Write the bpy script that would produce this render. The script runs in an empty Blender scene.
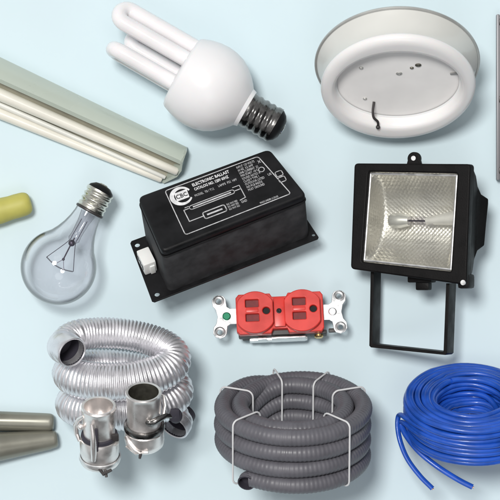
import bpy, bmesh, math, random
from mathutils import Vector, Matrix, noise
random.seed(7)
PI = math.pi
K = 0.001                      # everything below is written in millimetres
CAMD = 3000.0                  # camera height above the backdrop, mm
SC = bpy.context.scene
COL = SC.collection

# ------------------------------------------------------------------ camera
cd = bpy.data.cameras.new('camera')
cam = bpy.data.objects.new('camera', cd); COL.objects.link(cam)
cam.location = (0, 0, CAMD*K)
cd.sensor_width = 36; cd.lens = 36*CAMD/500.0
cd.clip_start = 0.05; cd.clip_end = 200
SC.camera = cam

# ------------------------------------------------------------------ world: added bright gradient, darkened at the lower right for contrast in metal
w = bpy.data.worlds.new('World'); SC.world = w; w.use_nodes = True
nt = w.node_tree; nt.nodes.clear()
out = nt.nodes.new('ShaderNodeOutputWorld'); bg = nt.nodes.new('ShaderNodeBackground')
tc = nt.nodes.new('ShaderNodeTexCoord'); dp = nt.nodes.new('ShaderNodeVectorMath'); dp.operation = 'DOT_PRODUCT'
dp.inputs[1].default_value = Vector((-0.36, 0.36, 0.86)).normalized()
rp = nt.nodes.new('ShaderNodeValToRGB')
nt.links.new(tc.outputs['Generated'], dp.inputs[0]); nt.links.new(dp.outputs['Value'], rp.inputs[0])
cr = rp.color_ramp
cr.elements[0].position = 0.0; cr.elements[0].color = (.10, .105, .11, 1)
cr.elements[1].position = 1.0; cr.elements[1].color = (1, 1, 1, 1)
for p, c in ((.10, .16), (.28, .42), (.48, .80), (.75, 1.0)):
    e = cr.elements.new(p); e.color = (c, c, c*1.01, 1)
nt.links.new(rp.outputs[0], bg.inputs[0]); bg.inputs[1].default_value = 0.47
nt.links.new(bg.outputs[0], out.inputs[0])

# ------------------------------------------------------------------ lamps
def area(name, loc, size, power, col=(1, 1, 1)):
    l = bpy.data.lights.new(name, 'AREA'); l.shape = 'DISK'; l.size = size; l.energy = power; l.color = col
    o = bpy.data.objects.new(name, l); COL.objects.link(o); o.location = loc
    o.rotation_euler = (-Vector(loc)).to_track_quat('-Z', 'Y').to_euler()
    return o
area('key_softbox', (-2.0, 2.5, 11.6), 2.8, 1110, (1, .985, .96))
area('added_fill', (0.6, -4.5, 8.5), 4.0, 70, (1, 1, 1))  # added fill from the lower front, brightens faces turned down the frame

SC.view_settings.view_transform = 'Standard'; SC.view_settings.look = 'None'
SC.view_settings.exposure = 0.0; SC.view_settings.gamma = 1

# ------------------------------------------------------------------ materials
def mat(name, col, rough=.5, metal=0., var=0., vs=60., bump=0., bs=400., rvar=0., spec=.5, coat=0., sss=0., col2=None):
    m = bpy.data.materials.new(name); m.use_nodes = True
    t = m.node_tree; b = t.nodes['Principled BSDF']
    b.inputs['Base Color'].default_value = (*col, 1); b.inputs['Roughness'].default_value = rough
    b.inputs['Metallic'].default_value = metal; b.inputs['Specular IOR Level'].default_value = spec
    b.inputs['Coat Weight'].default_value = coat
    if sss:
        b.inputs['Subsurface Weight'].default_value = sss; b.inputs['Subsurface Scale'].default_value = .004
    c = t.nodes.new('ShaderNodeTexCoord')
    if var or rvar or col2:
        n = t.nodes.new('ShaderNodeTexNoise'); n.inputs['Scale'].default_value = vs; n.inputs['Detail'].default_value = 5
        t.links.new(c.outputs['Object'], n.inputs['Vector'])
        if var or col2:
            r = t.nodes.new('ShaderNodeValToRGB')
            r.color_ramp.elements[0].position = .32; r.color_ramp.elements[1].position = .68
            a = [max(0, x*(1-var)) for x in col]; d = list(col2) if col2 else [min(1, x*(1+var)) for x in col]
            r.color_ramp.elements[0].color = (*a, 1); r.color_ramp.elements[1].color = (*d, 1)
            t.links.new(n.outputs['Fac'], r.inputs[0]); t.links.new(r.outputs[0], b.inputs['Base Color'])
        if rvar:
            mr = t.nodes.new('ShaderNodeMapRange'); mr.inputs['From Min'].default_value = .3; mr.inputs['From Max'].default_value = .7
            mr.inputs['To Min'].default_value = max(0, rough-rvar); mr.inputs['To Max'].default_value = rough+rvar
            t.links.new(n.outputs['Fac'], mr.inputs[0]); t.links.new(mr.outputs[0], b.inputs['Roughness'])
    if bump:
        n2 = t.nodes.new('ShaderNodeTexNoise'); n2.inputs['Scale'].default_value = bs; n2.inputs['Detail'].default_value = 3
        t.links.new(c.outputs['Object'], n2.inputs['Vector'])
        bp = t.nodes.new('ShaderNodeBump'); bp.inputs['Strength'].default_value = bump; bp.inputs['Distance'].default_value = .0006
        t.links.new(n2.outputs['Fac'], bp.inputs['Height']); t.links.new(bp.outputs[0], b.inputs['Normal'])
    return m

def glass(name, face, edge, gl=.9, power=.5):
    """thin blown glass: rim colour darkens with view angle, painting in the look of refraction"""
    m = bpy.data.materials.new(name); m.use_nodes = True; t = m.node_tree; t.nodes.clear()
    o = t.nodes.new('ShaderNodeOutputMaterial'); tr = t.nodes.new('ShaderNodeBsdfTransparent')
    g = t.nodes.new('ShaderNodeBsdfGlossy'); g.inputs['Roughness'].default_value = .03
    lw = t.nodes.new('ShaderNodeLayerWeight'); lw.inputs['Blend'].default_value = power
    fr = t.nodes.new('ShaderNodeMath'); fr.operation = 'POWER'; fr.inputs[1].default_value = 3.2
    ad = t.nodes.new('ShaderNodeMath'); ad.operation = 'ADD'; ad.inputs[1].default_value = .045; t.links.new(lw.outputs['Facing'], fr.inputs[0]); t.links.new(fr.outputs[0], ad.inputs[0])
    r = t.nodes.new('ShaderNodeValToRGB'); r.color_ramp.elements[0].color = (*face, 1); r.color_ramp.elements[0].position = .50
    r.color_ramp.elements[1].color = (*edge, 1); r.color_ramp.elements[1].position = .86
    e = r.color_ramp.elements.new(.72); e.color = (*[.30*a+.70*b_ for a, b_ in zip(face, edge)], 1)
    mm = t.nodes.new('ShaderNodeMath'); mm.operation = 'MULTIPLY'; mm.inputs[1].default_value = gl
    mx = t.nodes.new('ShaderNodeMixShader')
    t.links.new(lw.outputs['Facing'], r.inputs[0]); t.links.new(r.outputs[0], tr.inputs[0])
    t.links.new(ad.outputs[0], mm.inputs[0]); t.links.new(mm.outputs[0], mx.inputs[0])
    t.links.new(tr.outputs[0], mx.inputs[1]); t.links.new(g.outputs[0], mx.inputs[2]); t.links.new(mx.outputs[0], o.inputs[0])
    return m

M = dict(
    board=mat('pale_blue_card', (.635, .757, .802), .85, var=.012, vs=9, bump=.02, bs=900, spec=.2),
    white=mat('white_plastic', (.83, .82, .83), .32, var=.02, vs=25, rvar=.05, sss=.1),
    tube=mat('phosphor_glass', (.85, .83, .84), .16, var=.03, vs=40, sss=.15, coat=.4),
    chrome=mat('nickel_plate', (.62, .60, .58), .22, 1, var=.15, vs=160, rvar=.1, bump=.15, bs=250),
    darkchrome=mat('dark_nickel', (.20, .195, .19), .22, 1, var=.3, vs=140, rvar=.1, bump=.3, bs=260),
    black=mat('black_insulator', (.008, .008, .009), .45, rvar=.1, spec=.2),
    alu=mat('bulb_cap_aluminium', (.70, .69, .62), .28, 1, var=.12, vs=120, rvar=.1, bump=.2, bs=250),
    wire=mat('dark_wire', (.10, .09, .12), .4, .7),
    paint=mat('black_enamel', (.0045, .004, .0042), .5, var=.4, vs=60, rvar=.1, bump=.2, bs=700, spec=.15),
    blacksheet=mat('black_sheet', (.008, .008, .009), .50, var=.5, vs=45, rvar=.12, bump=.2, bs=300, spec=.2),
    sheensheet=mat('black_sheet_sheen', (.046, .046, .048), .62, var=.35, vs=80, rvar=.1, bump=.3, bs=160, spec=.12),  # ballast case: sheen of its black sides put into a lighter mottled colour
    print=mat('silver_print', (.50, .50, .51), .6, var=.25, vs=300),
    whiteprint=mat('white_print', (.72, .72, .73), .6, var=.15, vs=300),
    nylon=mat('white_nylon', (.82, .82, .80), .4, var=.03, vs=50, sss=.1),
    red=mat('red_plastic', (.66, .045, .035), .36, var=.14, vs=60, rvar=.06, sss=.05),
    reddark=mat('red_recess', (.16, .006, .008), .5, var=.2, vs=200),
    zinc=mat('zinc_strap', (.80, .80, .80), .34, .9, var=.12, vs=120, rvar=.12, bump=.25, bs=160),
    brass=mat('brass', (.62, .46, .2), .3, 1, rvar=.1, vs=90),
    darkbody=mat('dark_body', (.04, .035, .035), .5, var=.3, vs=120),
    hose=mat('hose_foil', (.82, .81, .84), .33, .82, var=.10, vs=90, rvar=.1, bump=.25, bs=300),
    darkgrey=mat('dark_grey_matt', (.035, .032, .045), .6),
    steel=mat('cast_steel', (.86, .82, .80), .32, .85, var=.14, vs=70, rvar=.12, bump=.2, bs=200),
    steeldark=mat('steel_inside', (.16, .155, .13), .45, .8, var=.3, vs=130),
    grey=mat('grey_pvc', (.118, .115, .132), .46, var=.10, vs=60, rvar=.1),
    tie=mat('white_tie', (.66, .66, .67), .5),
    blue=mat('blue_pvc', (.012, .082, .46), .36, var=.25, vs=45, rvar=.08, coat=.2),
    copper=mat('copper', (.6, .35, .22), .35, 1),
    yellow=mat('olive_yellow_rubber', (.50, .47, .11), .55, var=.07, vs=60, bump=.1, bs=300),
    cover=mat('green_grey_diffuser', (.49, .545, .475), .3, var=.035, vs=9, rvar=.06, coat=.3),
    cream=mat('cream_tube', (.80, .775, .69), .25, var=.06, vs=20, coat=.3),
    tray=mat('olive_tray', (.38, .365, .29), .5, var=.15, vs=30),
    rail=mat('ivory_rail', (.74, .74, .69), .35, var=.07, vs=25),
    ceil=mat('ceiling_light_enamel', (.66, .66, .625), .28, var=.03, vs=20, coat=.3),
    ring=mat('opal_plastic', (.83, .815, .81), .28, var=.02, vs=20, sss=.2, coat=.2),
    pan=mat('pan_enamel', (.93, .915, .90), .4, var=.05, vs=25),
    rim=mat('satin_rim', (.50, .50, .48), .4, .5, var=.1, vs=50),
    conduit=mat('olive_steel', (.245, .24, .20), .32, .45, var=.18, vs=22, rvar=.08),
    panelm=mat('grey_lacquer', (.20, .195, .205), .42, .3, var=.06, vs=40),
    latch=mat('dark_latch', (.06, .055, .055), .4, .4),
    lampglass=glass('bulb_glass', (.962, .952, .966), (.01, .01, .02), 1.0, .5),
    stemglass=glass('stem_glass', (.86, .85, .87), (.3, .3, .32), .9, .5),
    pane=glass('pane_glass', (.95, .95, .92), (.6, .6, .6), .8, .5),
    ceramic=mat('ceramic', (.74, .73, .70), .42, .35, var=.08, vs=90),
    greenscrew=mat('green_screw', (.03, .22, .12), .35, .6),
)
# hammered lamp reflector
def reflector_mat():
    m = mat('hammered_reflector', (.80, .785, .745), .38, 1, var=.10, vs=40)
    t = m.node_tree; b = t.nodes['Principled BSDF']; c = t.nodes.new('ShaderNodeTexCoord')
    mp = t.nodes.new('ShaderNodeMapping'); mp.inputs['Rotation'].default_value = (0, 0, .72)
    v = t.nodes.new('ShaderNodeTexVoronoi'); v.inputs['Scale'].default_value = 330; v.inputs['Randomness'].default_value = .25
    bp = t.nodes.new('ShaderNodeBump'); bp.inputs['Strength'].default_value = .30; bp.inputs['Distance'].default_value = .0012
    t.links.new(c.outputs['Object'], mp.inputs[0]); t.links.new(mp.outputs[0], v.inputs['Vector'])
    t.links.new(v.outputs['Distance'], bp.inputs['Height']); t.links.new(bp.outputs[0], b.inputs['Normal'])
    return m
M['reflector'] = reflector_mat()

# ------------------------------------------------------------------ helpers
def P(u, v, z=0.):
    """pixel of the 500 px photograph -> point (mm) at height z over the backdrop"""
    s = (CAMD - z)/CAMD
    return Vector(((u-250)*s, (250-v)*s, z))

def frame(zax, yhint):
    z = Vector(zax).normalized(); y = Vector(yhint); y = (y - z*y.dot(z)).normalized(); x = y.cross(z)
    return Matrix((x, y, z)).transposed()

class B:
    def __init__(s): s.v = []; s.f = []
    def add(s, vs, fs, mx=None):
        o = len(s.v)
        s.v += [(mx @ Vector(p)) if mx else Vector(p) for p in vs]
        s.f += [tuple(i+o for i in f) for f in fs]; return s
    def loft(s, rings, close=False, cap=(True, True)):
        n = len(rings[0]); vs = [p for r in rings for p in r]; fs = []
        m = len(rings)
        for i in range(m if close else m-1):
            a = i*n; b = ((i+1) % m)*n
            for j in range(n):
                k = (j+1) % n; fs.append((a+j, a+k, b+k, b+j))
        if not close:
            if cap[0]: fs.append(tuple(range(n-1, -1, -1)))
            if cap[1]: fs.append(tuple((m-1)*n+j for j in range(n)))
        return s.add(vs, fs)
    def lathe(s, prof, seg=64, mx=None, cap=(False, False)):
        rings = [[Vector((max(r, .001)*math.cos(2*PI*j/seg), max(r, .001)*math.sin(2*PI*j/seg), z)) for j in range(seg)] for r, z in prof]
        if mx: rings = [[mx @ p for p in r] for r in rings]
        return s.loft(rings, cap=cap)
    def tube(s, pts, rad, seg=12, close=False, cap=(True, True), squash=1.):
        pts = [Vector(p) for p in pts]; n = len(pts)
        rr = rad if isinstance(rad, (list, tuple)) else [rad]*n
        T = []
        for i in range(n):
            a = pts[(i-1) % n] if (close or i > 0) else pts[0]; b = pts[(i+1) % n] if (close or i < n-1) else pts[-1]
            T.append((b-a).normalized())
        up = Vector((0, 0, 1)) if abs(T[0].z) < .9 else Vector((1, 0, 0))
        N = (up - T[0]*up.dot(T[0])).normalized(); rings = []
        for i in range(n):
            N = (N - T[i]*N.dot(T[i])).normalized(); Bn = T[i].cross(N)
            rings.append([pts[i] + (N*math.cos(2*PI*j/seg)*squash + Bn*math.sin(2*PI*j/seg))*rr[i] for j in range(seg)])
        return s.loft(rings, close=close, cap=cap)
    def box(s, c, d, bev=0., seg=2, mx=None):
        bm = bmesh.new(); bmesh.ops.create_cube(bm, size=1)
        for v in bm.verts: v.co = Vector((v.co.x*d[0], v.co.y*d[1], v.co.z*d[2]))
        if bev: bmesh.ops.bevel(bm, geom=bm.edges[:], offset=bev, segments=seg, affect='EDGES', profile=.6)
        for v in bm.verts: v.co += Vector(c)
        s.bm(bm, mx); return s
    def bm(s, bm, mx=None):
        bm.verts.ensure_lookup_table(); bm.verts.index_update()
        s.add([v.co.copy() for v in bm.verts], [tuple(v.index for v in f.verts) for f in bm.faces], mx); bm.free()
    def sphere(s, c, r, seg=16, sc=(1, 1, 1)):
        bm = bmesh.new(); bmesh.ops.create_uvsphere(bm, u_segments=seg, v_segments=seg//2+1, radius=r)
        for v in bm.verts: v.co = Vector((v.co.x*sc[0], v.co.y*sc[1], v.co.z*sc[2])) + Vector(c)
        s.bm(bm); return s
    def curve(s, cu, mx=None):
        o = bpy.data.objects.new('tmp', cu); COL.objects.link(o)
        dg = bpy.context.evaluated_depsgraph_get(); dg.update()
        me = bpy.data.meshes.new_from_object(o.evaluated_get(dg))
        s.add([v.co.copy() for v in me.vertices], [tuple(p.vertices) for p in me.polygons], mx)
        bpy.data.objects.remove(o); bpy.data.meshes.remove(me); bpy.data.curves.remove(cu); return s
    def plate(s, outline, holes, z0, z1, bev=0., mx=None):
        cu = bpy.data.curves.new('tmp', 'CURVE'); cu.dimensions = '2D'; cu.fill_mode = 'BOTH'
        h = (z1-z0)/2; cu.extrude = h - bev; cu.bevel_depth = bev; cu.bevel_resolution = 2; cu.offset = -bev
        for pl in [outline]+list(holes):
            sp = cu.splines.new('POLY'); sp.points.add(len(pl)-1); sp.use_cyclic_u = True
            for q, p in zip(sp.points, pl): q.co = (p[0], p[1], 0, 1)
        T = Matrix.Translation((0, 0, (z0+z1)/2)); return s.curve(cu, (mx @ T) if mx else T)
    def text(s, body, x, y, z, size, wscale=1., th=.15, mx=None, rot=0., bold=.0):
        cu = bpy.data.curves.new('tmp', 'FONT'); cu.body = body; cu.size = size; cu.extrude = th; cu.offset = bold
        cu.resolution_u = 2
        T = Matrix.Translation((x, y, z)) @ Matrix.Rotation(rot, 4, 'Z') @ Matrix.Diagonal((wscale, 1, 1, 1))
        return s.curve(cu, (mx @ T) if mx else T)
    def build(s, name, m, parent=None, ang=35, flat=False):
        me = bpy.data.meshes.new(name)
        me.from_pydata([tuple(p*K) for p in s.v], [], s.f); me.update()
        bm = bmesh.new(); bm.from_mesh(me); bmesh.ops.recalc_face_normals(bm, faces=bm.faces[:]); bm.to_mesh(me); bm.free()
        if not flat:
            me.polygons.foreach_set('use_smooth', [True]*len(me.polygons)); me.set_sharp_from_angle(angle=math.radians(ang))
        me.materials.append(M[m] if isinstance(m, str) else m)
        o = bpy.data.objects.new(name, me); COL.objects.link(o)
        if parent: o.parent = parent
        return o

def thing(name, label, cat, group=None):
    o = bpy.data.objects.new(name, None); COL.objects.link(o); o.empty_display_size = .02
    o['label'] = label; o['category'] = cat
    if group: o['group'] = group
    return o
def tag(o, label, cat, group=None):
    o['label'] = label; o['category'] = cat
    if group: o['group'] = group
    return o
def kids(o):
    r = []
    for c in o.children: r.append(c); r += kids(c)
    return r
def settle(root, R, anchor, u, v, lift=.2):
    """turn a thing, lay it on the backdrop and bring its local point `anchor` (mm) to photo position u, v"""
    obs = kids(root) or [root]
    mz = min((R @ vt.co).z for o in obs if o.type == 'MESH' for vt in o.data.vertices)/K
    a = R @ Vector(anchor); z = -mz + lift; p = P(u, v, a.z + z)
    root.matrix_world = Matrix.Translation(Vector((p.x-a.x, p.y-a.y, z))*K) @ R.to_4x4()
def world_thing(root, base):
    """parts were built in backdrop millimetres: move the thing's origin to its base"""
    b = Vector(base)*K
    for o in kids(root):
        o.data.transform(Matrix.Translation(-b))
    root.location = b
def circ(cx, cy, r, n=28, a0=0, a1=2*PI):
    full = abs(a1-a0-2*PI) < 1e-6
    return [(cx+r*math.cos(a0+(a1-a0)*i/(n if full else n-1)), cy+r*math.sin(a0+(a1-a0)*i/(n if full else n-1))) for i in range(n)]
def rrect(x0, y0, x1, y1, r, n=6):
    p = []
    for cx, cy, a in ((x1-r, y1-r, 0), (x0+r, y1-r, PI/2), (x0+r, y0+r, PI), (x1-r, y0+r, 3*PI/2)):
        p += [(cx+r*math.cos(a+PI/2*i/n), cy+r*math.sin(a+PI/2*i/n)) for i in range(n+1)]
    return p
def rquad(Q, r=3, n=5):
    o = []
    for i in range(4):
        p = Vector(Q[i]); a = (Vector(Q[i-1])-p).normalized(); c = (Vector(Q[(i+1) % 4])-p).normalized()
        for k in range(n+1):
            s = k/n; o.append(tuple(p + a*r*(1-s)**2 + c*r*s**2))
    return o
def smooth(pts, n=8):
    """Catmull-Rom through the points"""
    p = [Vector(q) for q in pts]; p = [p[0]*2-p[1]]+p+[p[-1]*2-p[-2]]; o = []
    for i in range(1, len(p)-2):
        for k in range(n):
            t = k/n; a, b, c, d = p[i-1:i+3]
            o.append(.5*((2*b)+(c-a)*t+(2*a-5*b+4*c-d)*t*t+(3*b-a-3*c+d)*t**3))
    o.append(p[-2]); return o

# ------------------------------------------------------------------ backdrop
bd = B(); bd.add([(-5000, -5000, 0), (5000, -5000, 0), (5000, 5000, 0), (-5000, 5000, 0)], [(0, 1, 2, 3)])
o = bd.build('backdrop', 'board', flat=True); o['kind'] = 'structure'

# ------------------------------------------------------------------ compact fluorescent lamp
def screw_cap(r, z0, z1, turns, depth=1.3, seg=48, per=9):
    """helical lamp thread as one surface"""
    b = B(); rings = []; n = int(turns*per)
    for i in range(n+1):
        z = z0+(z1-z0)*i/n; ring = []
        fade = min(1, i/per, (n-i)/per)
        for j in range(seg):
            a = 2*PI*j/seg; ph = 2*PI*i/per - a
            rr = r - depth*fade*(.5-.5*math.cos(ph))**1.3
            ring.append(Vector((rr*math.cos(a), rr*math.sin(a), z)))
        rings.append(ring)
    b.loft(rings, cap=(True, True)); return b

def make_cfl():
    t = thing('compact_fluorescent_lamp', 'white energy saving lamp with folded glass tubes, round body and dark nickel screw cap', 'light bulb')
    b = B(); b.lathe([(38.3, 113), (39.3, 110.5), (41.6, 104), (43.6, 95), (44.2, 86), (43.2, 77), (40.5, 68), (36, 60), (30, 53), (24, 47.6), (20.5, 45), (19.2, 41), (16, 40.5)], 72)
    b.lathe([(38.3, 113), (36.5, 115), (33, 116), (20, 117.5), (.01, 118)], 72)
    b.build('lamp_body', 'white', t)
    screw_cap(18, 9, 41, 4.6, 1.25).build('screw_cap', 'darkchrome', t)
    b = B(); b.lathe([(17.2, 9.8), (16.6, 8), (13.5, 4), (9, 1.2), (6, .7)], 40, cap=(False, True)); b.build('insulator', 'black', t)
    b = B(); b.lathe([(6, 1.2), (5.2, 0), (.01, -.6)], 32); b.build('contact', 'chrome', t)
    def U(n1, d1, n2, d2, L, r=7.9):
        A = Vector((-n1, d1, 0)); C = Vector((-n2, d2, 0)); h = (C-A).length/2; mid = (A+C)/2; e = (A-C).normalized()
        pts = [A+Vector((0, 0, z)) for z in (104, 120, 140, L-h-8, L-h)]
        for i in range(1, 12):
            a = PI*i/12; pts.append(mid+e*h*math.cos(a)+Vector((0, 0, L-h+h*math.sin(a)*1.0)))
        pts += [C+Vector((0, 0, z)) for z in (L-h, L-h-8, 140, 120, 104)]
        B().tube(pts, r, 20).build('glass_tube', 'tube', t, ang=60)
    U(27.0, 4, 12.2, 15, 196); U(-3, -15, 10, -20, 174); U(-13.8, 12, -15.5, -8, 184)
    settle(t, frame((-.866, .5, .0), (0, 0, 1)), (0, 0, 0), 283, 130)
make_cfl()

# ------------------------------------------------------------------ clear incandescent bulb
def make_bulb():
    t = thing('incandescent_bulb', 'clear glass light bulb with visible filament and silvery screw cap', 'light bulb')
    R = 37.5; zc = 93
    prof = [(13.6, 30), (13.8, 35), (15, 42), (17.3, 50), (20.5, 57.5), (24, 63.6)]
    for i in range(0, 23):
        a = math.radians(-44 + i*(134/22)); prof.append((R*math.cos(a)*1.0, zc+R*math.sin(a)))
    B().lathe(prof, 80).build('glass_envelope', 'lampglass', t, ang=80)
    screw_cap(14.2, 7, 28, 4, 1.5).build('screw_cap', 'alu', t)
    b = B(); b.lathe([(14.2, 28.2), (14.8, 28.8), (14.8, 30.2), (13.9, 31)], 48); b.build('cap_collar', 'latch', t)
    b = B(); b.lathe([(13.5, 7.4), (12.5, 5), (8, 1.6), (4.6, .8)], 40, cap=(False, True)); b.build('insulator', 'black', t)
    B().lathe([(4.6, 1), (3.8, 0), (.01, -.4)], 24).build('contact', 'alu', t)
    b = B(); b.lathe([(8, 32), (6.2, 42), (5.4, 56), (6.0, 62), (3, 66), (.01, 67)], 32); b.build('glass_stem', 'stemglass', t, ang=80)
    b = B(); b.tube([(0, 0, 60), (0, 0, 70), (.5, 0, 84)], .7, 8); b.sphere((0, 0, 66), 3.4); b.sphere((.5, 0, 84), 1.5, 10)
    b.build('stem_button', 'wire', t)
    b = B()
    for s in (-1, 1):
        b.tube(smooth([(s*3, 0, 40), (s*3.2, 0, 58), (s*4, 0, 66), (s*15, 0, 90)], 5), .34, 8)
    b.tube([(.5, 0, 84), (-5, 0, 93)], .3, 6); b.tube([(.5, 0, 84), (6, 0, 93)], .3, 6)
    b.build('support_wire', 'wire', t)
    b = B(); pts = []
    for i in range(241):
        f = i/240; base = Vector((-15+30*f, 0, 90+3.2*math.sin(PI*f)))
        pts.append(base+Vector((0, math.cos(f*2*PI*30)*.6, math.sin(f*2*PI*30)*.6)))
    b.tube(pts, .22, 5); b.build('filament', 'wire', t)
    settle(t, frame((-.485, -.875, .0), (0, 0, 1)), (0, 0, 93), 58.5, 267)
make_bulb()

# ------------------------------------------------------------------ round ceiling light
def make_ceiling_light():
    t = thing('ceiling_light', 'round white ceiling light with chrome edged drum and opal ring', 'ceiling light')
    b = B(); b.lathe([(78.5, 0), (79.3, 1), (77.5, 5), (74, 12), (72, 20), (71.5, 28), (72, 30), (69, 31), (69, 3), (30, 2.5), (.01, 2.5)], 120); b.build('drum', 'ceil', t)
    b = B(); b.lathe([(79, -1.2), (80.6, -.6), (81, .6), (80.6, 1.8), (79, 2.3)], 120); b.build('edge_trim', 'rim', t)
    pr = [(71, 25)]
    for i in range(0, 15):
        a = math.radians(-10 + i*100/14); pr.append((66.5+8.8*math.cos(a), 31+6.5*math.sin(a)))
    pr = [p_ for p_ in pr if p_[0] > 66.2]+[(65.5, 37.4), (64, 36.9), (62.6, 35.4), (61.6, 32), (60.8, 27), (59.5, 26)]
    b = B(); rr_ = []
    for q, (pr_r, pr_z) in enumerate(pr):
        f = max(0, min(1, (71-pr_r)/11)); sy = 1-.17*f
        if pr_r > 66: sy = 1
        rr_.append([Vector((pr_r*math.cos(2*PI*j/120), pr_r*sy*math.sin(2*PI*j/120)-.5*f, pr_z)) for j in range(120)])
    b.loft(rr_, cap=(False, False)); b.build('opal_ring', 'ring', t)
    b = B(); b.lathe([(60.8, 24.5), (59, 25.2), (40, 25.8), (20, 26), (.01, 26)], 100); b.build('cover_pan', 'pan', t)
    def onpan(u, v):   # photo position -> point on the pan
        return ((u-398.5)*1.0, (92.5-v)/.62, 26.2)
    for (u, v, r, m) in ((399, 84, 2.6, 'rim'), (417, 76.5, 2.6, 'steeldark'), (362, 79, 1.8, 'rim'), (411, 79, 1.6, 'steeldark'), (367, 107, 1.7, 'rim')):
        x, y, z = onpan(u, v)
        b = B(); b.lathe([(r, -1), (r, .5), (r*.7, 1.0), (r*.3, 1.0), (.01, .4)], 16, Matrix.Translation((x, y, z)) @ Matrix.Diagonal((1.2, .8, 1, 1))); b.build('screw', m, t)
    x, y, z = onpan(457, 86); b = B(); b.box((x-4, y+3, z), (9, 2.4, 1.6), .5, mx=None); b.build('retaining_clip', 'rim', t)
    x, y, z = onpan(377, 118)
    b = B(); b.tube(smooth([(x-1, y+14, z+1), (x-2, y+7, z+7), (x-1, y+1, z+10.5), (x+3, y-4, z+11.5), (x+3.5, y-11, z+12)], 5), [1.3]*21, 8, squash=.6)
    b.sphere((x+3.5, y-11.5, z+12), 2.3, 10); b.build('spring_clip', 'latch', t)
    th = math.radians(52)
    R = frame((0, -math.sin(th), math.cos(th)), (0, math.cos(th), math.sin(th)))
    settle(t, R, (0, 0, 0), 397.2, 62.5)
make_ceiling_light()

# ------------------------------------------------------------------ fluorescent batten, running out of the frame at the upper left
def make_batten():
    t = thing('fluorescent_batten', 'long fluorescent light with grey green diffuser and cream tubes, running off the frame edge', 'fluorescent light')
    E = -.75                         # how far past the frame's left edge (as a fraction of the visible run)
    def run(pa, pb, k):              # pa = near end pixel, pb = pixel at the left frame edge
        f = k*(1-E)
        return (pa[0]+(pb[0]-pa[0])*f, pa[1]+(pb[1]-pa[1])*f)
    NS = 14
    def strip(prof, name, m, k0=0., ang=30, close=True):
        """prof: list of (pixel at the near end, pixel at the frame edge, z near, z far)"""
        rings = []
        for i in range(NS+1):
            k = k0+(1-k0)*i/NS; ring = []
            for pa, pb, za, zb in prof:
                u, v = run(pa, pb, k); ring.append(P(u, v, za+(zb-za)*k))
            rings.append(ring)
        b = B(); b.loft(rings); return b.build(name, m, t, ang=ang)
    c0 = [((186.5, 147), (0, 57), 10, 16), ((186, 150), (0, 61), 17, 25), ((184, 156), (0, 70), 24, 38), ((181.5, 161), (0, 79), 27, 44),
          ((180.5, 164.5), (0, 83), 24, 40), ((179, 164), (0, 82), 5, 5), ((184, 150), (0, 60), 1, 1), ((186.5, 147.6), (0, 57.5), 3, 3)]
    strip(c0, 'diffuser', 'cover', ang=25)
    strip([((180.0, 163.2), (0, 81), 17, 26), ((180.2, 167), (0, 88), 12, 20), ((174, 172), (0, 99), 8, 12), ((166, 178), (0, 112), 6, 8), ((164, 179), (0, 113), .5, .5), ((180, 163), (0, 81), .5, .5)], 'tray', 'tray', .004)
    def rod(pa, pb, ra, rb, za, zb, name, m, k0=0.):
        pts = []; rr = []
        for i in range(NS+1):
            k = k0+(1-k0)*i/NS; u, v = run(pa, pb, k)
            pts.append(P(u, v, za+(zb-za)*k)); rr.append(ra+(rb-ra)*k)
        d = (pts[0]-pts[1]).normalized()
        return B().tube([pts[0]+d*1.6]+pts, [ra*.75]+rr, 24).build(name, m, t, ang=50)
    rod((176.5, 171.5), (0, 94.5), 4.1, 8.2, 14, 22, 'fluorescent_tube', 'cream')
    rod((164, 177.0), (0, 104.5), 2.2, 4.0, 8, 12, 'rail', 'rail')
    rod((160.5, 179.2), (0, 113.5), 3.4, 7.2, 5, 8.5, 'fluorescent_tube', 'cream')
    # end cap, slightly translucent lip
    b = B(); b.loft([[P(187.5, 147, 2), P(187, 151, 19), P(182.5, 163, 26), P(181.5, 171, 17), P(177, 177, 11), P(164, 183.5, 3)],
                     [P(185, 146.4, 2), P(184.5, 150, 19.6), P(180.5, 161.5, 28), P(179.5, 168.5, 18), P(175, 175, 12), P(161.5, 182, 3)]])
    b.build('end_cap', 'cover', t)
    world_thing(t, P(90, 120, 0))
make_batten()

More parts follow.
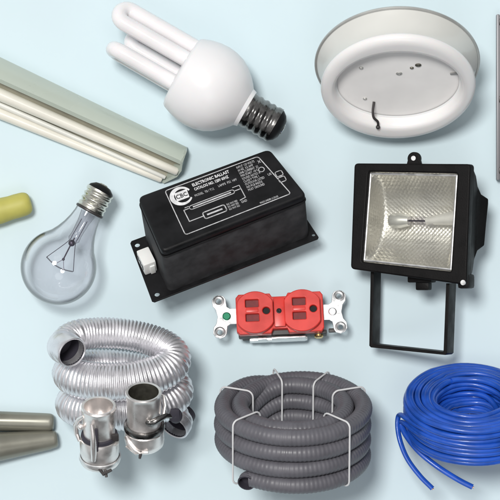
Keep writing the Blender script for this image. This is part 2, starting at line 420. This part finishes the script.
# ------------------------------------------------------------------ black ballast box
def make_ballast():
    t = thing('lamp_ballast', 'black metal ballast box with silver printed wiring label and white connector', 'ballast')
    X = Vector((140, 54, -25.5)).normalized(); Z = Vector((-5, 41, 59.4)); Z = (Z-X*Z.dot(X)).normalized(); Y = Z.cross(X)
    R = Matrix((X, Y, Z)).transposed()
    CQ = [(-70.5, 38.5), (68, 36.5), (79, -31), (-73.5, -33)]
    b = B(); b.plate(rquad(CQ, 6.5), [], 2, 61.4, .5); b.build('case', 'sheensheet', t, ang=50)
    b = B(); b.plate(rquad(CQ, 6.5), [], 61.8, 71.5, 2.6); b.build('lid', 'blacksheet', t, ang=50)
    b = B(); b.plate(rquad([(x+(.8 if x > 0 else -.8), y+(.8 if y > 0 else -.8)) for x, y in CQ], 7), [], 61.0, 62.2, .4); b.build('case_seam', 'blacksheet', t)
    b = B()
    b.plate([(-90, -37), (84, -37), (85.5, -35.5), (80, 36), (78, 38), (-84, 40), (-86, 38), (-92, -35)],
            [circ(-80.5, 33, 2.6, 14), circ(-84.5, -30, 2.6, 14), circ(82, -31, 1.7, 14)], 0, 2, .3)
    b.build('mounting_plate', 'blacksheet', t)
    c = B(); c.box((-80.5, 5, 11), (13, 20, 17), 1.6); c.box((-78.5, 3, 9), (5, 19, 12), .5)
    co = c.build('connector', 'nylon', t)
    s = B()
    for y in (-3, 2.8, 8.6): s.box((-87.1, y+2, 12), (.8, 3.2, 6), .2)
    s.build('socket_hole', 'latch', co)
    # printing
    zt = 71.7; b = B(); g = B()
    def line(bb, pts, wd, close=False):
        n = len(pts)
        for i in range(n if close else n-1):
            a = Vector(pts[i]); c = Vector(pts[(i+1) % n]); d = (c-a); L = d.length; d /= L; nn = Vector((-d.y, d.x))*wd/2; e = d*wd*.3
            q = [a-nn-e, c-nn+e, c+nn+e, a+nn-e]
            bb.add([(p.x, p.y, zt) for p in q]+[(p.x, p.y, zt-.5) for p in q], [(0, 1, 2, 3), (0, 4, 5, 1), (1, 5, 6, 2), (2, 6, 7, 3), (3, 7, 4, 0)])
    fr = rquad([(-44, 33), (54, 32), (65.5, -23), (-45.5, -24)], 3)
    line(g, fr, .9, True)
    lo = B(); oc = circ(-32, 20.5, 11.2, 30, math.radians(20), math.radians(325)); ic = circ(-30.6, 20.3, 8.2, 30, math.radians(325), math.radians(20))
    lo.plate(oc+ic, [], zt-.5, zt+.05)
    lo.plate([(-38, 16), (-25, 16), (-24, 26), (-37, 26)], [], zt-.5, zt-.02)
    lo.build('emblem', 'whiteprint', t)
    tx = B(); tx.text('CBC', -37.3, 18.4, zt+.06, 7.0, .86, .04, bold=.12); tx.build('emblem_letters', 'black', t)
    b.text('ELECTRONIC BALLAST', -17.5, 26.0, zt-.1, 4.9, .78, .15, bold=.10)
    b.text('CATALOG NO. 120V 60HZ', -17.5, 20.6, zt-.1, 4.6, .66, .15, bold=.10)
    b.build('bold_lettering', 'whiteprint', t)
    g.text('MODEL  T8 / T12', -20, 13.6, zt-.1, 3.8, .72, .12); g.text('LAMPS  F32  HPF', 5, 14.4, zt-.1, 3.8, .72, .12)
    # wiring diagram
    line(g, rrect(-30, 1.2, 17, 5.8, 2.2, 3), .8, True); line(g, [(-26, 3.5), (13, 3.5)], 1.5)
    line(g, [(-31, 3.5), (-36, 3.5), (-36, -11), (-22, -11)], .9); line(g, [(18, 3.5), (24, 3.5), (24, -8), (18, -9)], .9)
    line(g, [(-34, 5.8), (-30, 5.8)], .7); line(g, [(17, 8), (24, 8), (24, 3.5)], .7)
    line(g, rrect(-21, -15, 2, -7, 2, 3), 1.1, True); line(g, [(-17, -11), (-2, -11)], 1.8)
    for k in range(3): g.text('BLK WHT RED', 4, -9.4-k*3.1, zt-.1, 3.2, .55, .12)
    g.text('GND', 18, -13, zt-.1, 3.8, .7, .12)
    for k, s in enumerate(('INPUT 120 VOLTS', '60 HZ  0.5 AMP', 'LINE CURRENT .52', 'MIN START -18 C', 'SOUND RATED A', 'CLASS P TYPE 1', 'OUTDOOR LISTED', 'NO PCB INSIDE', 'MUST GROUND')):
        g.text(s, 29.5, 27-k*3.7, zt-.1, 3.9, .62, .12)
    line(g, circ(51, 16, 2.8, 14), .8, True); g.text('X', 51, 24, zt-.1, 5, .9, .12); g.text('US', 54, 6, zt-.1, 4, .8, .12)
    for y in (4, -3.5): line(g, rrect(61.2, y-3, 68, y+3, 1.5, 3), .8, True)
    g.text('MADE UNDER LICENSE', 34, -21.5, zt-.1, 3, .62, .12)
    g.build('fine_print', 'print', t)
    settle(t, R, (0, 0, 71.5), 219.5, 200)
make_ballast()

# ------------------------------------------------------------------ halogen floodlight
def make_flood():
    t = thing('floodlight', 'black halogen floodlight with square glass front and U shaped mounting bracket', 'floodlight')
    yaw = math.radians(22); cy = math.cos(yaw)
    def L(u, v, z=0): return ((u-411+z*math.sin(yaw))/cy, 223-v)
    O = [L(356.2, 164), L(467.5, 166), L(463.5, 283.5), L(352.6, 268)]
    I = [L(370, 172.5), L(455, 175), L(449, 270.5), L(363.5, 261)]
    def lerpq(Q, a, b):   # a,b in 0..1
        top = Vector(Q[0]).lerp(Vector(Q[1]), a); bot = Vector(Q[3]).lerp(Vector(Q[2]), a); return top.lerp(bot, b)
    def rq(Q, r=3, n=4):
        o = []
        for i in range(4):
            p = Vector(Q[i]); a = (Vector(Q[i-1])-p).normalized(); c = (Vector(Q[(i+1) % 4])-p).normalized()
            for k in range(n+1):
                s = k/n; o.append(tuple(p + a*r*(1-s)**2 + c*r*s**2))
        return o
    b = B(); b.plate(rq(O, 4), [rq(I, 2)], -13, 0, 1.6); b.build('front_frame', 'paint', t)
    # stepped lip behind the frame and body
    b = B()
    secs = [(-12, 1.0, 1.0), (-17, .975, .96), (-26, .965, .86), (-32, .96, .66), (-36, 1.0, .50), (-43, 1.075, .42), (-46, 1.06, .34)]
    rings = []
    cQ = lerpq(O, .5, .5)
    for z, fx, fy in secs:
        rings.append([Vector(((p[0]-cQ.x)*fx+cQ.x, (p[1]-cQ.y)*fy+cQ.y, z)) for p in rq(O, 7, 4)])
    b.loft(rings, cap=(False, True)); b.build('housing', 'paint', t, ang=28)
    b = B()
    for k in range(9):
        x = -44+k*11; b.box((x, 0, -46), (2.4, 34, 5), .6)
    b.build('cooling_fins', 'paint', t)
    # reflector
    N = 36; vs = []; fs = []
    for j in range(N+1):
        for i in range(N+1):
            a = i/N; c = j/N; p = lerpq(I, a, c); sv = 2*c-1; su = 2*a-1
            d = 25*(1-abs(sv)**2.3)*min(1, (1-abs(su))*5.5)
            if abs(su) > .999 or abs(sv) > .999: d = 0
            vs.append((p.x, p.y, -5.5-d))
    for j in range(N):
        for i in range(N):
            q = j*(N+1)+i; fs.append((q, q+1, q+N+2, q+N+1))
    b = B(); b.add(vs, fs); b.build('reflector', 'reflector', t, ang=60)
    b = B()
    W = [lerpq(I, a, c) for a, c in ((0.015, .02), (.985, .02), (.985, .98), (.015, .98))]
    for i in range(4):
        a = W[i]; c = W[(i+1) % 4]; b.tube([(a.x, a.y, -3.6), (c.x, c.y, -3.6)], 1.2, 8)
    b.build('glass_gasket', 'zinc', t)
    b = B(); b.add([(p[0], p[1], -3.0) for p in I], [(0, 1, 2, 3)]); b.build('front_glass', 'pane', t, flat=True)
    # halogen lamp
    a = lerpq(I, .30, .52); c = lerpq(I, .72, .50)
    b = B(); b.tube([(a.x, a.y, -18), (c.x, c.y, -16)], 4.2, 16); b.build('halogen_tube', 'stemglass', t)
    b = B(); b.tube([(a.x, a.y, -18), (c.x, c.y, -16)], 1.0, 6); b.build('halogen_filament', 'wire', t)
    b = B(); b.tube([(a.x-9, a.y, -18), (a.x-8, a.y, -18), (a.x-5, a.y, -18), (a.x+3, a.y, -18), (a.x+12, a.y, -18)], [3, 5.5, 7.5, 7.5, 5.5], 18)
    b.build('lamp_holder', 'rim', t)
    b = B(); b.tube([(c.x-8, c.y, -16), (c.x+2, c.y+1, -16), (c.x+24, c.y+3, -14)], [4.0, 4.8, 7.5], 18); b.build('lamp_holder', 'ceramic', t)
    # lug on top
    x, y = L(412.5, 160)
    b = B(); b.plate(circ(x, y, 6.5, 20, math.radians(-15), math.radians(195))+[(x-8, y-8), (x+8, y-8)], [circ(x, y+.6, 2.3, 14)], -9, -3, .8)
    b.build('top_lug', 'paint', t)
    x, y = L(412.5, 159.6); b = B(); b.tube([(x, y, -8), (x, y, -2.4)], 2.4, 14); b.build('screw', 'zinc', t)
    # bracket: flat strap bent to a U
    x1, y1 = L(378.5, 262, -25); x2, y2 = L(377, 343, -25); x3, y3 = L(448.5, 349.5, -25); x4, y4 = L(451, 282, -25)
    b = B(); dz0, dz1 = -36, -14; wd = 1.7
    path = [(x1, y1), (x2, y2+2), (x2+2, y2-.5), (x3-2, y3-.5), (x3, y3+2), (x4, y4)]
    # offset polyline to a strap of thickness
    outp = [(x1-wd, y1), (x2-wd, y2-1), (x2, y2-2.6), (x3, y3-2.6), (x3+wd, y3-1), (x4+wd, y4)]
    inp = [(x4-wd, y4), (x3-wd, y3+1.2), (x3-2.6, y3+.6), (x2+2.6, y2+.6), (x2+wd, y2+1.2), (x1+wd, y1)]
    b.plate(outp+inp, [], dz0, dz1, .5); b.build('bracket', 'paint', t)
    # junction box
    x, y = L(424.5, 278, -22); b = B(); b.box((x-2, y+1, -22), (25, 9, 16), 1.8); b.box((x, y-6, -22), (14, 10, 11), 2); b.build('junction_box', 'paint', t)
    x, y = L(461.5, 281); b = B(); b.tube([(x-1, y, -8), (x-1, y, .8)], 2.6, 16); b.build('screw', 'zinc', t)
    x, y = L(462, 276); b = B(); b.box((x-3, y-4, -14), (12, 14, 20), 3); b.build('hinge', 'paint', t)
    R = frame((-math.sin(yaw), 0, math.cos(yaw)), (0, 1, 0))
    settle(t, R, (0, 0, 0), 411, 223)
make_flood()

# ------------------------------------------------------------------ red duplex receptacle
def make_outlet():
    t = thing('duplex_outlet', 'red duplex power outlet with silver mounting ears', 'power outlet')
    S = 1.0
    b = B()
    def barrel(cx, rx, ry, flat):
        return [(cx+max(-flat, min(flat, rx*math.cos(a))), ry*math.sin(a)) for a in [2*PI*i/48 for i in range(48)]]
    b.plate([(-43, -17), (-40, -20.5), (-9, -20.5), (-7, -16), (7, -16), (9, -20.5), (41, -20.5), (43.5, -17), (43.5, 17), (41, 20.5), (9, 20.5), (7, 17), (-7, 17), (-9, 20.5), (-40, 20.5), (-43, 17)],
            [], -9, 0, 1.0); b.build('body', 'red', t)
    b = B(); b.box((0, 0, 1.2), (11, 30, 5), 1.2); b.build('centre_bridge', 'red', t)
    for cx in (-24, 22.5):
        holes = [rrect(cx-9.5, 5.2, cx+3.6, 13.2, .8, 2), rrect(cx-9.5, -9.3, cx+3.6, -1.4, .8, 2), circ(cx+11.0, 1.2, 3.7, 18)]
        b = B(); b.plate(barrel(cx, 21, 21.5, 17.8), holes, -.5, 6.5, .9); f = b.build('receptacle_face', 'red', t)
        b = B(); b.plate(rrect(cx-10.5, -11, cx+16, 14.5, 1, 2), [], .2, 1.6); b.build('slot_floor', 'reddark', f)
        b = B(); b.lathe([(3.3, 0), (3.3, 3.4), (.01, 3.4)], 16, Matrix.Translation((cx+11, 1.2, 0))); b.build('ground_hole', 'black', f)
        b = B(); b.box((cx-3, 1.8, 6.5), (12.5, 4.2, 2.0), 1.0); b.build('divider', 'red', f)
    b = B(); b.lathe([(2.6, 3), (2.6, 4.2), (2, 4.4), (.01, 4)], 16, Matrix.Translation((-.5, .8, 0))); b.build('centre_screw', 'black', t)
    b = B(); b.box((0, -.5, -14.5), (83, 40, 13), 2); b.box((-28, -15, -22), (20, 12, 8), 2); b.build('rear_body', 'darkbody', t)
    # strap wraps beneath, visible along the lower edge
    b = B()
    b.box((-2, -3, -23), (58, 40, 9), 2); b.box((8, -23.0, -16), (34, 2, 15), .8); b.box((-18, -23, -16), (9, 2, 13), .6)
    b.build('rear_strap', 'zinc', t)
    for sx in (-1, 1):
        ear = [(40, -8), (49, -8), (52, -10), (53, -18), (55, -21), (59.5, -22.5), (64, -21), (66.5, -17), (66, -11), (63, -7), (61.5, 0), (63, 7), (66, 11), (66.5, 17), (64, 21), (59.5, 22.5), (55, 21), (53, 18), (52, 10), (49, 8), (40, 8)]
        ear = [(sx*x, y) for x, y in ear]
        if sx > 0: ear = ear
        b = B(); b.plate(ear, [circ(sx*52.5, 0, 3.4, 16), circ(sx*59.8, 16, 2.6, 14), circ(sx*59.8, -16, 2.6, 14)], -7, -5.4, .4); e = b.build('mounting_ear', 'zinc', t)
        for yy in (-16, 16):
            b = B(); b.lathe([(5.8, 0), (5.6, .9), (4.2, 1.5), (2.8, .9)], 24, Matrix.Translation((sx*59.8, yy, -5.6))); b.build('ear_rim', 'zinc', e)
        b = B(); b.lathe([(4.2, -3), (4.2, .9), (3.2, 1.6), (.01, 1.6)], 18, Matrix.Translation((sx*52.5, 0, -5.4))); b.build('screw', 'greenscrew' if sx < 0 else 'zinc', t)
    b = B(); b.lathe([(4.4, 0), (4.4, 3), (3.4, 4), (.01, 4)], 20, Matrix.Translation((38, -20, -13)) @ Matrix.Rotation(PI/2, 4, 'X')); b.build('terminal_screw', 'brass', t)
    b = B(); b.box((38, -19, -14), (16, 4, 12), 1); b.box((52, -17, -13), (8, 4, 4), 1); b.build('terminal_plate', 'darkbody', t)
    a = math.radians(2.5); tl = math.radians(17)
    R = (Matrix.Rotation(a, 3, 'Z') @ Matrix.Rotation(-tl, 3, 'X'))
    settle(t, R, (0, 0, 6), 279.5, 311)
make_outlet()

# ------------------------------------------------------------------ coils: local Z is the coil axis
def upright(e):
    e = math.radians(e); return frame((0, math.cos(e), math.sin(e)), (0, math.sin(e), -math.cos(e)))   # +Y local points away from the viewer's side
def up_frame(e):
    e = math.radians(e)
    X = Vector((1, 0, 0)); Z = Vector((0, math.cos(e), math.sin(e))); Y = Z.cross(X)
    return Matrix((X, Y, Z)).transposed()       # local -Y faces down the picture and towards the camera

def make_hose():
    t = thing('ventilation_hose', 'coiled silver flexible hose with ribbed wall and open end', 'hose')
    R0 = 51.5; pitch = 39.; pts = []
    a0 = 196; a1 = -735; n = 1250; OV = .46
    zt = 0.
    for i in range(n+1):
        f = i/n; a = a0+(a1-a0)*f; turns = (a0-a)/360
        z = -pitch*max(0, turns-.15)
        r = R0+1.8*math.sin(turns*5.1+.7)+(-6*max(0, (25-(a0-a))/25))
        zz = z+1.6*math.sin(turns*7.3)
        dz = 0
        ar = math.radians(a)
        pts.append(Vector((r*math.cos(ar), OV*r*math.sin(ar), zz)))
    # opening: bend the start round towards the viewer
    head = [Vector((-46, -27, 14)), Vector((-51, -18, 12)), Vector((-55, -9, 6.0))]
    st = smooth([head[0], head[1]+Vector((-1.5, 1, 0)), head[2], pts[24], pts[30]], 12)[:-1]
    tail = []
    q = pts[-1]; d = (pts[-1]-pts[-4]).normalized()
    tail = [q+d*k*.35*1.0+Vector((0, 0, 0)) for k in range(1, 10)]
    path = st+pts[30:]+tail
    # resample to even spacing
    cum = [0]
    for i in range(1, len(path)): cum.append(cum[-1]+(path[i]-path[i-1]).length)
    step = .78; L = cum[-1]; out = []; j = 0; s = 0
    while s < L:
        while cum[j+1] < s: j += 1
        f = (s-cum[j])/max(1e-6, cum[j+1]-cum[j]); out.append(path[j].lerp(path[j+1], f)); s += step
    rr = []
    for i in range(len(out)):
        ph = (i*step/3.5) % 1; rr.append(16.8-2.0*max(-1, min(1, out[i].y/20))+.65*math.sin(2*PI*ph)+.5*noise.noise(Vector((i*.02, 0, 0))))
    for i in range(70): f = i/70; rr[i] = 15.1+(rr[i]-15.1)*f*f*(3-2*f)
    for i in range(40): f = i/40; rr[-1-i] = 15.0+(rr[-1-i]-15.0)*f
    B().tube(out, rr, 30, cap=(False, False)).build('hose_wall', 'hose', t, ang=80)
    for (p0, p1) in ((out[0], out[3]), (out[-1], out[-4])):
        d = (p1-p0).normalized(); mx = Matrix.Translation(p0) @ d.to_track_quat('Z', 'Y').to_matrix().to_4x4()
        b = B(); b.lathe([(14.6, 10), (15.4, 9), (15.8, 1), (15.4, -.6), (14.6, -1), (13.6, -.4), (13.2, 4), (13.2, 9)], 48, mx); c = b.build('cuff', 'hose', t)
        b = B(); b.lathe([(13.5, -.2), (13.3, 10), (12.5, 22), (.01, 22)], 32, mx); b.build('darkgrey', 'darkgrey', c)  # short dark grey inner tube behind each opening
    settle(t, up_frame(37), (0, 0, 0), 121, 346)
    return t
make_hose()

def make_pipe_coil():
    t = thing('corrugated_conduit_coil', 'coil of dark grey flexible conduit bound with white ties', 'conduit coil')
    rt = 8.5; pitch = 16.7
    def helix(R, zb, turns, a0, sgn=1, seed=0):
        pts = []; n = int(turns*150)
        for i in range(n+1):
            f = i/n*turns; a = math.radians(a0)+2*PI*f*sgn
            k = f-math.floor(f); k2 = max(0, min(1, (k-.52)/.20)); stp = math.floor(f)+(3*k2*k2-2*k2**3)
            z = zb+pitch*stp
            r = R+.9*noise.noise(Vector((math.cos(a)*1.3, math.sin(a)*1.3, f*.9+seed)))
            pts.append(Vector((r*math.cos(a), r*math.sin(a), z+.8*noise.noise(Vector((math.cos(a)*1.2+5, math.sin(a)*1.2, f*.8+seed))))))
        return pts
    outer = helix(68, rt, 3.50, 236, 1, 1)
    a_end = math.atan2(outer[-1].y, outer[-1].x); inner = []
    ns = 46
    for i in range(1, ns+1):
        f = i/ns; sm = 3*f*f-2*f**3; a = a_end+f*1.9; r_ = 68+(51.3-68)*sm
        inner.append(Vector((r_*math.cos(a), r_*math.sin(a), outer[-1].z)))
    for i in range(1, 440):
        f = i/150; a = a_end+1.9+2*PI*f; k = f-math.floor(f); k2 = (k-.8)/.2 if k > .8 else 0
        zz = outer[-1].z-pitch*(math.floor(f)+3*k2*k2-2*k2**3); r_ = 51.3+.9*noise.noise(Vector((math.cos(a)*1.3, math.sin(a)*1.3, f)))
        inner.append(Vector((r_*math.cos(a), r_*math.sin(a), zz)))
    outer = outer+inner
    # the outer run's first end sticks out a little
    d = (outer[0]-outer[4]).normalized(); st = smooth([outer[0]+Vector((-7.5, -4.5, -2.0)), outer[0]+Vector((-6.0, .3, -.8)), outer[0]+d*2.5, outer[6]], 5)[:-1]
    def corr(pts, r):
        # fine ripple
        cum = [0.]
        for i in range(1, len(pts)): cum.append(cum[-1]+(pts[i]-pts[i-1]).length)
        out = []; j = 0; s = 0; step = 1.0
        while s < cum[-1]:
            while cum[j+1] < s: j += 1
            f = (s-cum[j])/max(1e-6, cum[j+1]-cum[j]); out.append(pts[j].lerp(pts[j+1], f)); s += step
        return out, [r+.22*math.sin(i*2*PI/4) for i in range(len(out))]
    o1, r1 = corr(st+outer[7:], rt-.15)
    b = B(); b.tube(o1, r1, 22, cap=(False, False)); b.build('conduit', 'grey', t, ang=80)
    for p0, p1 in ((o1[0], o1[3]), (o1[-1], o1[-4])):
        b = B()
        dd = (p1-p0).normalized(); mx = Matrix.Translation(p0) @ dd.to_track_quat('Z', 'Y').to_matrix().to_4x4()
        b.lathe([(rt-.3, 0), (rt-1.4, -.1), (rt-1.5, 8), (.01, 8)], 24, mx)
        b.build('conduit_bore', 'darkgrey', t)
    for ang in (-139, -46, 23, 61, 104, 157):
        a = math.radians(ang); ca, sa = math.cos(a), math.sin(a)
        ro = 68+rt+.3; ri = 51.3-rt-.7; zb_ = -.3; zt_ = 3*pitch+2*rt+.3
        sec = []
        for cr_, cz, a0 in ((ro-6, zt_-6, 0), (ri+6, zt_-4.5+5-6, 90), (ri+6, zb_+6, 180), (ro-6, zb_+6, 270)):
            for k in range(5):
                q = math.radians(a0+k*22.5); sec.append((cr_+6*math.cos(q), cz+6*math.sin(q)))
        pts = [Vector((r*ca, r*sa, z)) + Vector((-sa, ca, 0))*(.8*noise.noise(Vector((r*.05, z*.05, ang)))) for r, z in sec]
        b = B(); b.tube(pts, .95, 8, close=True); b.build('tie', 'tie', t, ang=80)
    settle(t, up_frame(22), (0, 0, 3*pitch+rt+3), 293, 404.5)
make_pipe_coil()

def make_wire():
    t = thing('blue_wire_coil', 'coil of bright blue electric wire with two loose ends', 'wire coil')
    pts = []; rw = 2.9
    random.seed(5)
    rad = [37, 42, 46.8, 51.5, 56.3, 60.5]; nz = 8
    order = []
    for l in range(nz):
        rs = ([26.5, 31.5] if l < 4 else [])+rad
        if l % 2: rs = rs[::-1]
        for r in rs: order.append((r, l*5.3))
    n = 60
    for k, (r, z) in enumerate(order):
        r2, z2 = order[min(k+1, len(order)-1)]
        sd = random.random()*100; ph = random.random()*6.28; amp = random.uniform(.3, 2.7)
        for i in range(n):
            f = i/n; a = 2*PI*f+2.2; s = max(0, (f-.55)/.45); s = 3*s*s-2*s**3
            # bulge of the bundle: middle layers stick out
            mid = 1-((z/(nz*5.3))*2-1)**2
            wob = amp*math.sin(a+ph)+1.3*noise.noise(Vector((math.cos(a)*1.2, math.sin(a)*1.2, k*.9+40)))
            wz = 2.3*noise.noise(Vector((math.cos(a)*1.2+9, math.sin(a)*1.2, k*.9)))+.5*math.sin(a*1+ph*2)
            R = (r+(r2-r)*s)+wob*.75+2.2*mid*(1 if r > 50 else -.4)
            pts.append(Vector((R*math.cos(a), R*math.sin(a), z+(z2-z)*s+wz+rw)))
    b = B(); b.tube(pts, rw, 9); 
    b.build('wire', 'blue', t, ang=80)
    # loose ends, leaving the left of the coil and hanging below it
    e1 = [(-40, -46, 30), (-54, -34, 30), (-64, -16, 27), (-70, -2, 22), (-71.5, -6, 12), (-69, -16, 0), (-62, -26, -14), (-50, -36, -27), (-38, -43, -37)]
    e2 = [(-44, -44, 22), (-56, -32, 22), (-65, -14, 20), (-68, -4, 14), (-64, -14, 7), (-52, -30, -2), (-34, -42, -12), (-14, -50, -22), (0, -54, -28)]
    for e in (e1, e2):
        p = smooth(e, 10); o = B().tube(p, 2.9, 14, squash=.75).build('loose_end', 'blue', t, ang=80)
        d = (p[-1]-p[-2]).normalized(); B().tube([p[-1]-d*.3, p[-1]+d*1.2], 1.0, 10).build('copper_core', 'copper', o)
    R = up_frame(29)
    settle(t, R, (0, 0, nz*5.3), 471.5, 396)
make_wire()

# ------------------------------------------------------------------ cam couplings
def arm(b, x0, y0, ang, pts, wd):
    """flat lever arm bent along pts (radial r, z), rotated to angle ang"""
    a = math.radians(ang); c, s = math.cos(a), math.sin(a)
    b.tube([Vector((r*c, r*s, z)) for r, z in pts], wd, 10, squash=.5)

def coupling_right():
    t = thing('hose_coupling', 'steel hose coupling with dark open mouth and a wing lever on its right', 'hose coupling', 'steel hose couplings')
    b = B(); b.lathe([(14.6, 62), (16.8, 62.4), (17.4, 61), (16.8, 59), (16.6, 57), (16.4, 30), (16.6, 25), (17.2, 22)], 64); b.build('barrel', 'steel', t)
    b = B(); b.lathe([(14.7, 62.1), (14.4, 50), (14.2, 38), (.01, 38)], 48); b.build('bore', 'steeldark', t)
    b = B(); b.lathe([(17, 26), (19.4, 25.4), (20, 23), (19.6, 20.4), (17, 19.6)], 64); b.build('clamp_ring', 'darkchrome', t)
    b = B(); b.lathe([(17, 20), (18.8, 18), (19.2, 8), (18.4, 3), (16, 0.4), (.01, 0)], 64); b.build('socket', 'steel', t)
    b = B(); b.tube([(5, -17.6, 38), (10, -18.5, 40), (15, -16.5, 42), (21, -11, 42), (30, -6, 38)], [2.6, 3.2, 3.2, 2.6, 2.0], 12); b.sphere((7, -17.6, 38.5), 4.4, 16, (1.2, .7, .8))
    b.build('lever', 'darkchrome', t)
    b = B(); b.sphere((30.5, -5, 38), 6.6, 18, (1.0, .8, 1.25)); b.box((30, -8, 42), (9, 4, 12), 1.8); b.build('lever_knob', 'darkgrey', t)
    b = B(); b.tube([(12, 12, 52), (19, 8, 52), (20.5, 2, 45), (19, -3, 38)], 1.8, 10); b.build('lever_arm', 'steel', t)
    b = B(); b.tube([(-17, -8, 16), (-14, -13.5, 12), (-9, -17.5, 7), (-3, -20, 4)], [2.2, 2.4, 2.2, 1.6], 10); b.tube([(-17, -10, 6), (-8, -19, 4), (4, -20.5, 6)], 1.5, 10); b.build('latch_arm', 'steel', t)
    b = B(); b.tube([(-3, -18, 5), (-4, -24, 1.5)], [2.0, 1.2], 10); b.build('thumb_bolt', 'latch', t)
    settle(t, up_frame(31), (0, 0, 62), 143.5, 392, 92)
def coupling_left():
    t = thing('hose_coupling', 'steel hose coupling with raised cam lever on its front, left of the other coupling', 'hose coupling', 'steel hose couplings')
    b = B(); b.lathe([(14, 66), (16.2, 66.4), (17.2, 65), (16.8, 62.5), (16, 60), (15.6, 57), (15.8, 46), (15.3, 44), (15.3, 34), (16.5, 32.5)], 64); b.build('barrel', 'steel', t)
    b = B(); b.lathe([(14.1, 66.1), (13.8, 58), (13.6, 46), (.01, 46)], 48); b.build('bore', 'steel', t)
    b = B(); b.lathe([(15.5, 34.5), (17.5, 34), (18.0, 32), (17.4, 30), (16, 29)], 64); b.build('seal_ring', 'darkgrey', t)
    b = B(); b.lathe([(16, 31), (18.6, 30), (19.3, 27), (19, 14), (18.4, 10), (18.9, 8), (19.6, 6.5), (19.6, 4), (18.4, 1.5), (15, 0), (.01, 0)], 64); b.build('socket', 'steel', t)
    b = B(); b.lathe([(19.0, 9.4), (20.2, 8.6), (20.4, 6.6), (19.4, 5.6)], 64); b.build('lip', 'zinc', t)
    b = B()
    b.tube([(-6, -16.4, 56), (-5, -19, 48), (-4.6, -20.8, 38), (-4.6, -21.6, 26), (-5, -21.0, 17)], [2.0, 2.7, 3.0, 3.0, 2.4], 12, squash=1.0); b.build('lever', 'steel', t)
    b = B(); b.box((-1.6, -19.4, 40), (2.5, 3, 26), .8); b.build('lever_slot', 'darkgrey', t)
    b = B(); b.tube([(-14, -6, 58), (-19.5, -3, 52), (-22.5, 0, 44), (-22, 0, 34), (-19, -4, 28)], [1.6, 2.2, 2.4, 2.2, 1.8], 12); b.sphere((-17.5, -6, 46), 3.2, 12); b.build('side_arm', 'steel', t)
    b = B(); b.box((14.5, -11, 36), (7, 3.4, 8), 1.2, mx=Matrix.Rotation(.1, 4, 'Z')); b.build('side_lug', 'latch', t)
    b = B(); b.tube([(0, -19, 6), (4, -23, 3), (12, -22, 7)], [1.6, 2.2, 1.5], 10); b.tube([(6, -20, 5), (7, -25, .5)], [1.8, 1.3], 10); b.build('thumb_bolt', 'latch', t)
    settle(t, up_frame(31), (0, 0, 66), 98.5, 406, 84)
coupling_right(); coupling_left()

# ------------------------------------------------------------------ olive steel conduits at the lower left
def conduit(label, e1, e2, r1, r2, name='metal_tube'):
    """e1: pixel of the rounded end, e2: pixel far left (off frame)"""
    a = P(e1[0], e1[1], r1+.3); c = P(e2[0], e2[1], r2+.3); d = (a-c).normalized(); n = 18
    pts = [c.lerp(a, i/n) for i in range(n)]; rr = [r2+(r1-r2)*i/n for i in range(n)]
    for q in range(0, 8):
        th = PI/2*q/7; pts.append(a+d*(5.5*math.sin(th)-5.5)); rr.append(r1-3.4*(1-math.cos(th)))
    b = B(); b.tube(pts, rr, 32); 
    base = (c+a)/2; base.z = 0
    for i in range(len(b.v)): b.v[i] = b.v[i]-base
    o = b.build(name, 'conduit', ang=50); o.location = base*K
    tag(o, label, 'metal tube', 'olive metal tubes at the frame edge'); return o
conduit('upper of two olive grey metal tubes beside the silver hose', (54.0, 422.3), (-110, 418.5), 8.8, 12.0)
conduit('lower of two olive grey metal tubes, the wider one, sloping up to its round end', (57.5, 438.8), (-110, 461), 9.0, 24.5)

# ------------------------------------------------------------------ yellow rod at the left
def rod():
    a = P(31, 202, 13); c = P(-70, 231, 15); d = (a-c).normalized(); pts = []; rr = []
    for i in range(16): f = i/16; pts.append(c.lerp(a-d*9, f)); rr.append(15-3.2*f+.3*math.sin(i*1.7))
    for th, in [(x,) for x in (0, .3, .6, .85, 1.1, 1.3, 1.45, 1.55)]:
        pts.append(a-d*9+d*9*math.sin(th)); rr.append(11.9*max(.10, math.cos(th)**.45))
    b = B(); b.tube(pts, rr, 32)
    base = (a+c)/2; base.z = 0
    for i in range(len(b.v)): b.v[i] = b.v[i]-base+Vector((0, 0, .3))
    o = b.build('rubber_grip', 'yellow', ang=60); o.location = base*K
    tag(o, 'blunt olive yellow rubber rod entering from the left frame edge', 'rubber rod')
rod()

# ------------------------------------------------------------------ grey lacquered panel at the right
def panel():
    t = thing('grey_panel', 'flat grey metal panel with dark latches cut by the right frame edge', 'metal panel')
    b = B(); b.box((0, 0, 6), (90, 163, 12), 1.2); b.build('panel_body', 'panelm', t)
    b = B(); b.box((-44.2, 0, 8.2), (3, 165, 11), .8); b.build('edge_strip', 'panelm', t)
    for y in (75, -2, -73):
        b = B(); b.box((-40.5, y, 12), (6, 6, 7), 1.0); b.build('latch', 'latch', t)
    settle(t, Matrix.Identity(3), (-45, 0, 6), 496.8, 97.5)
panel()
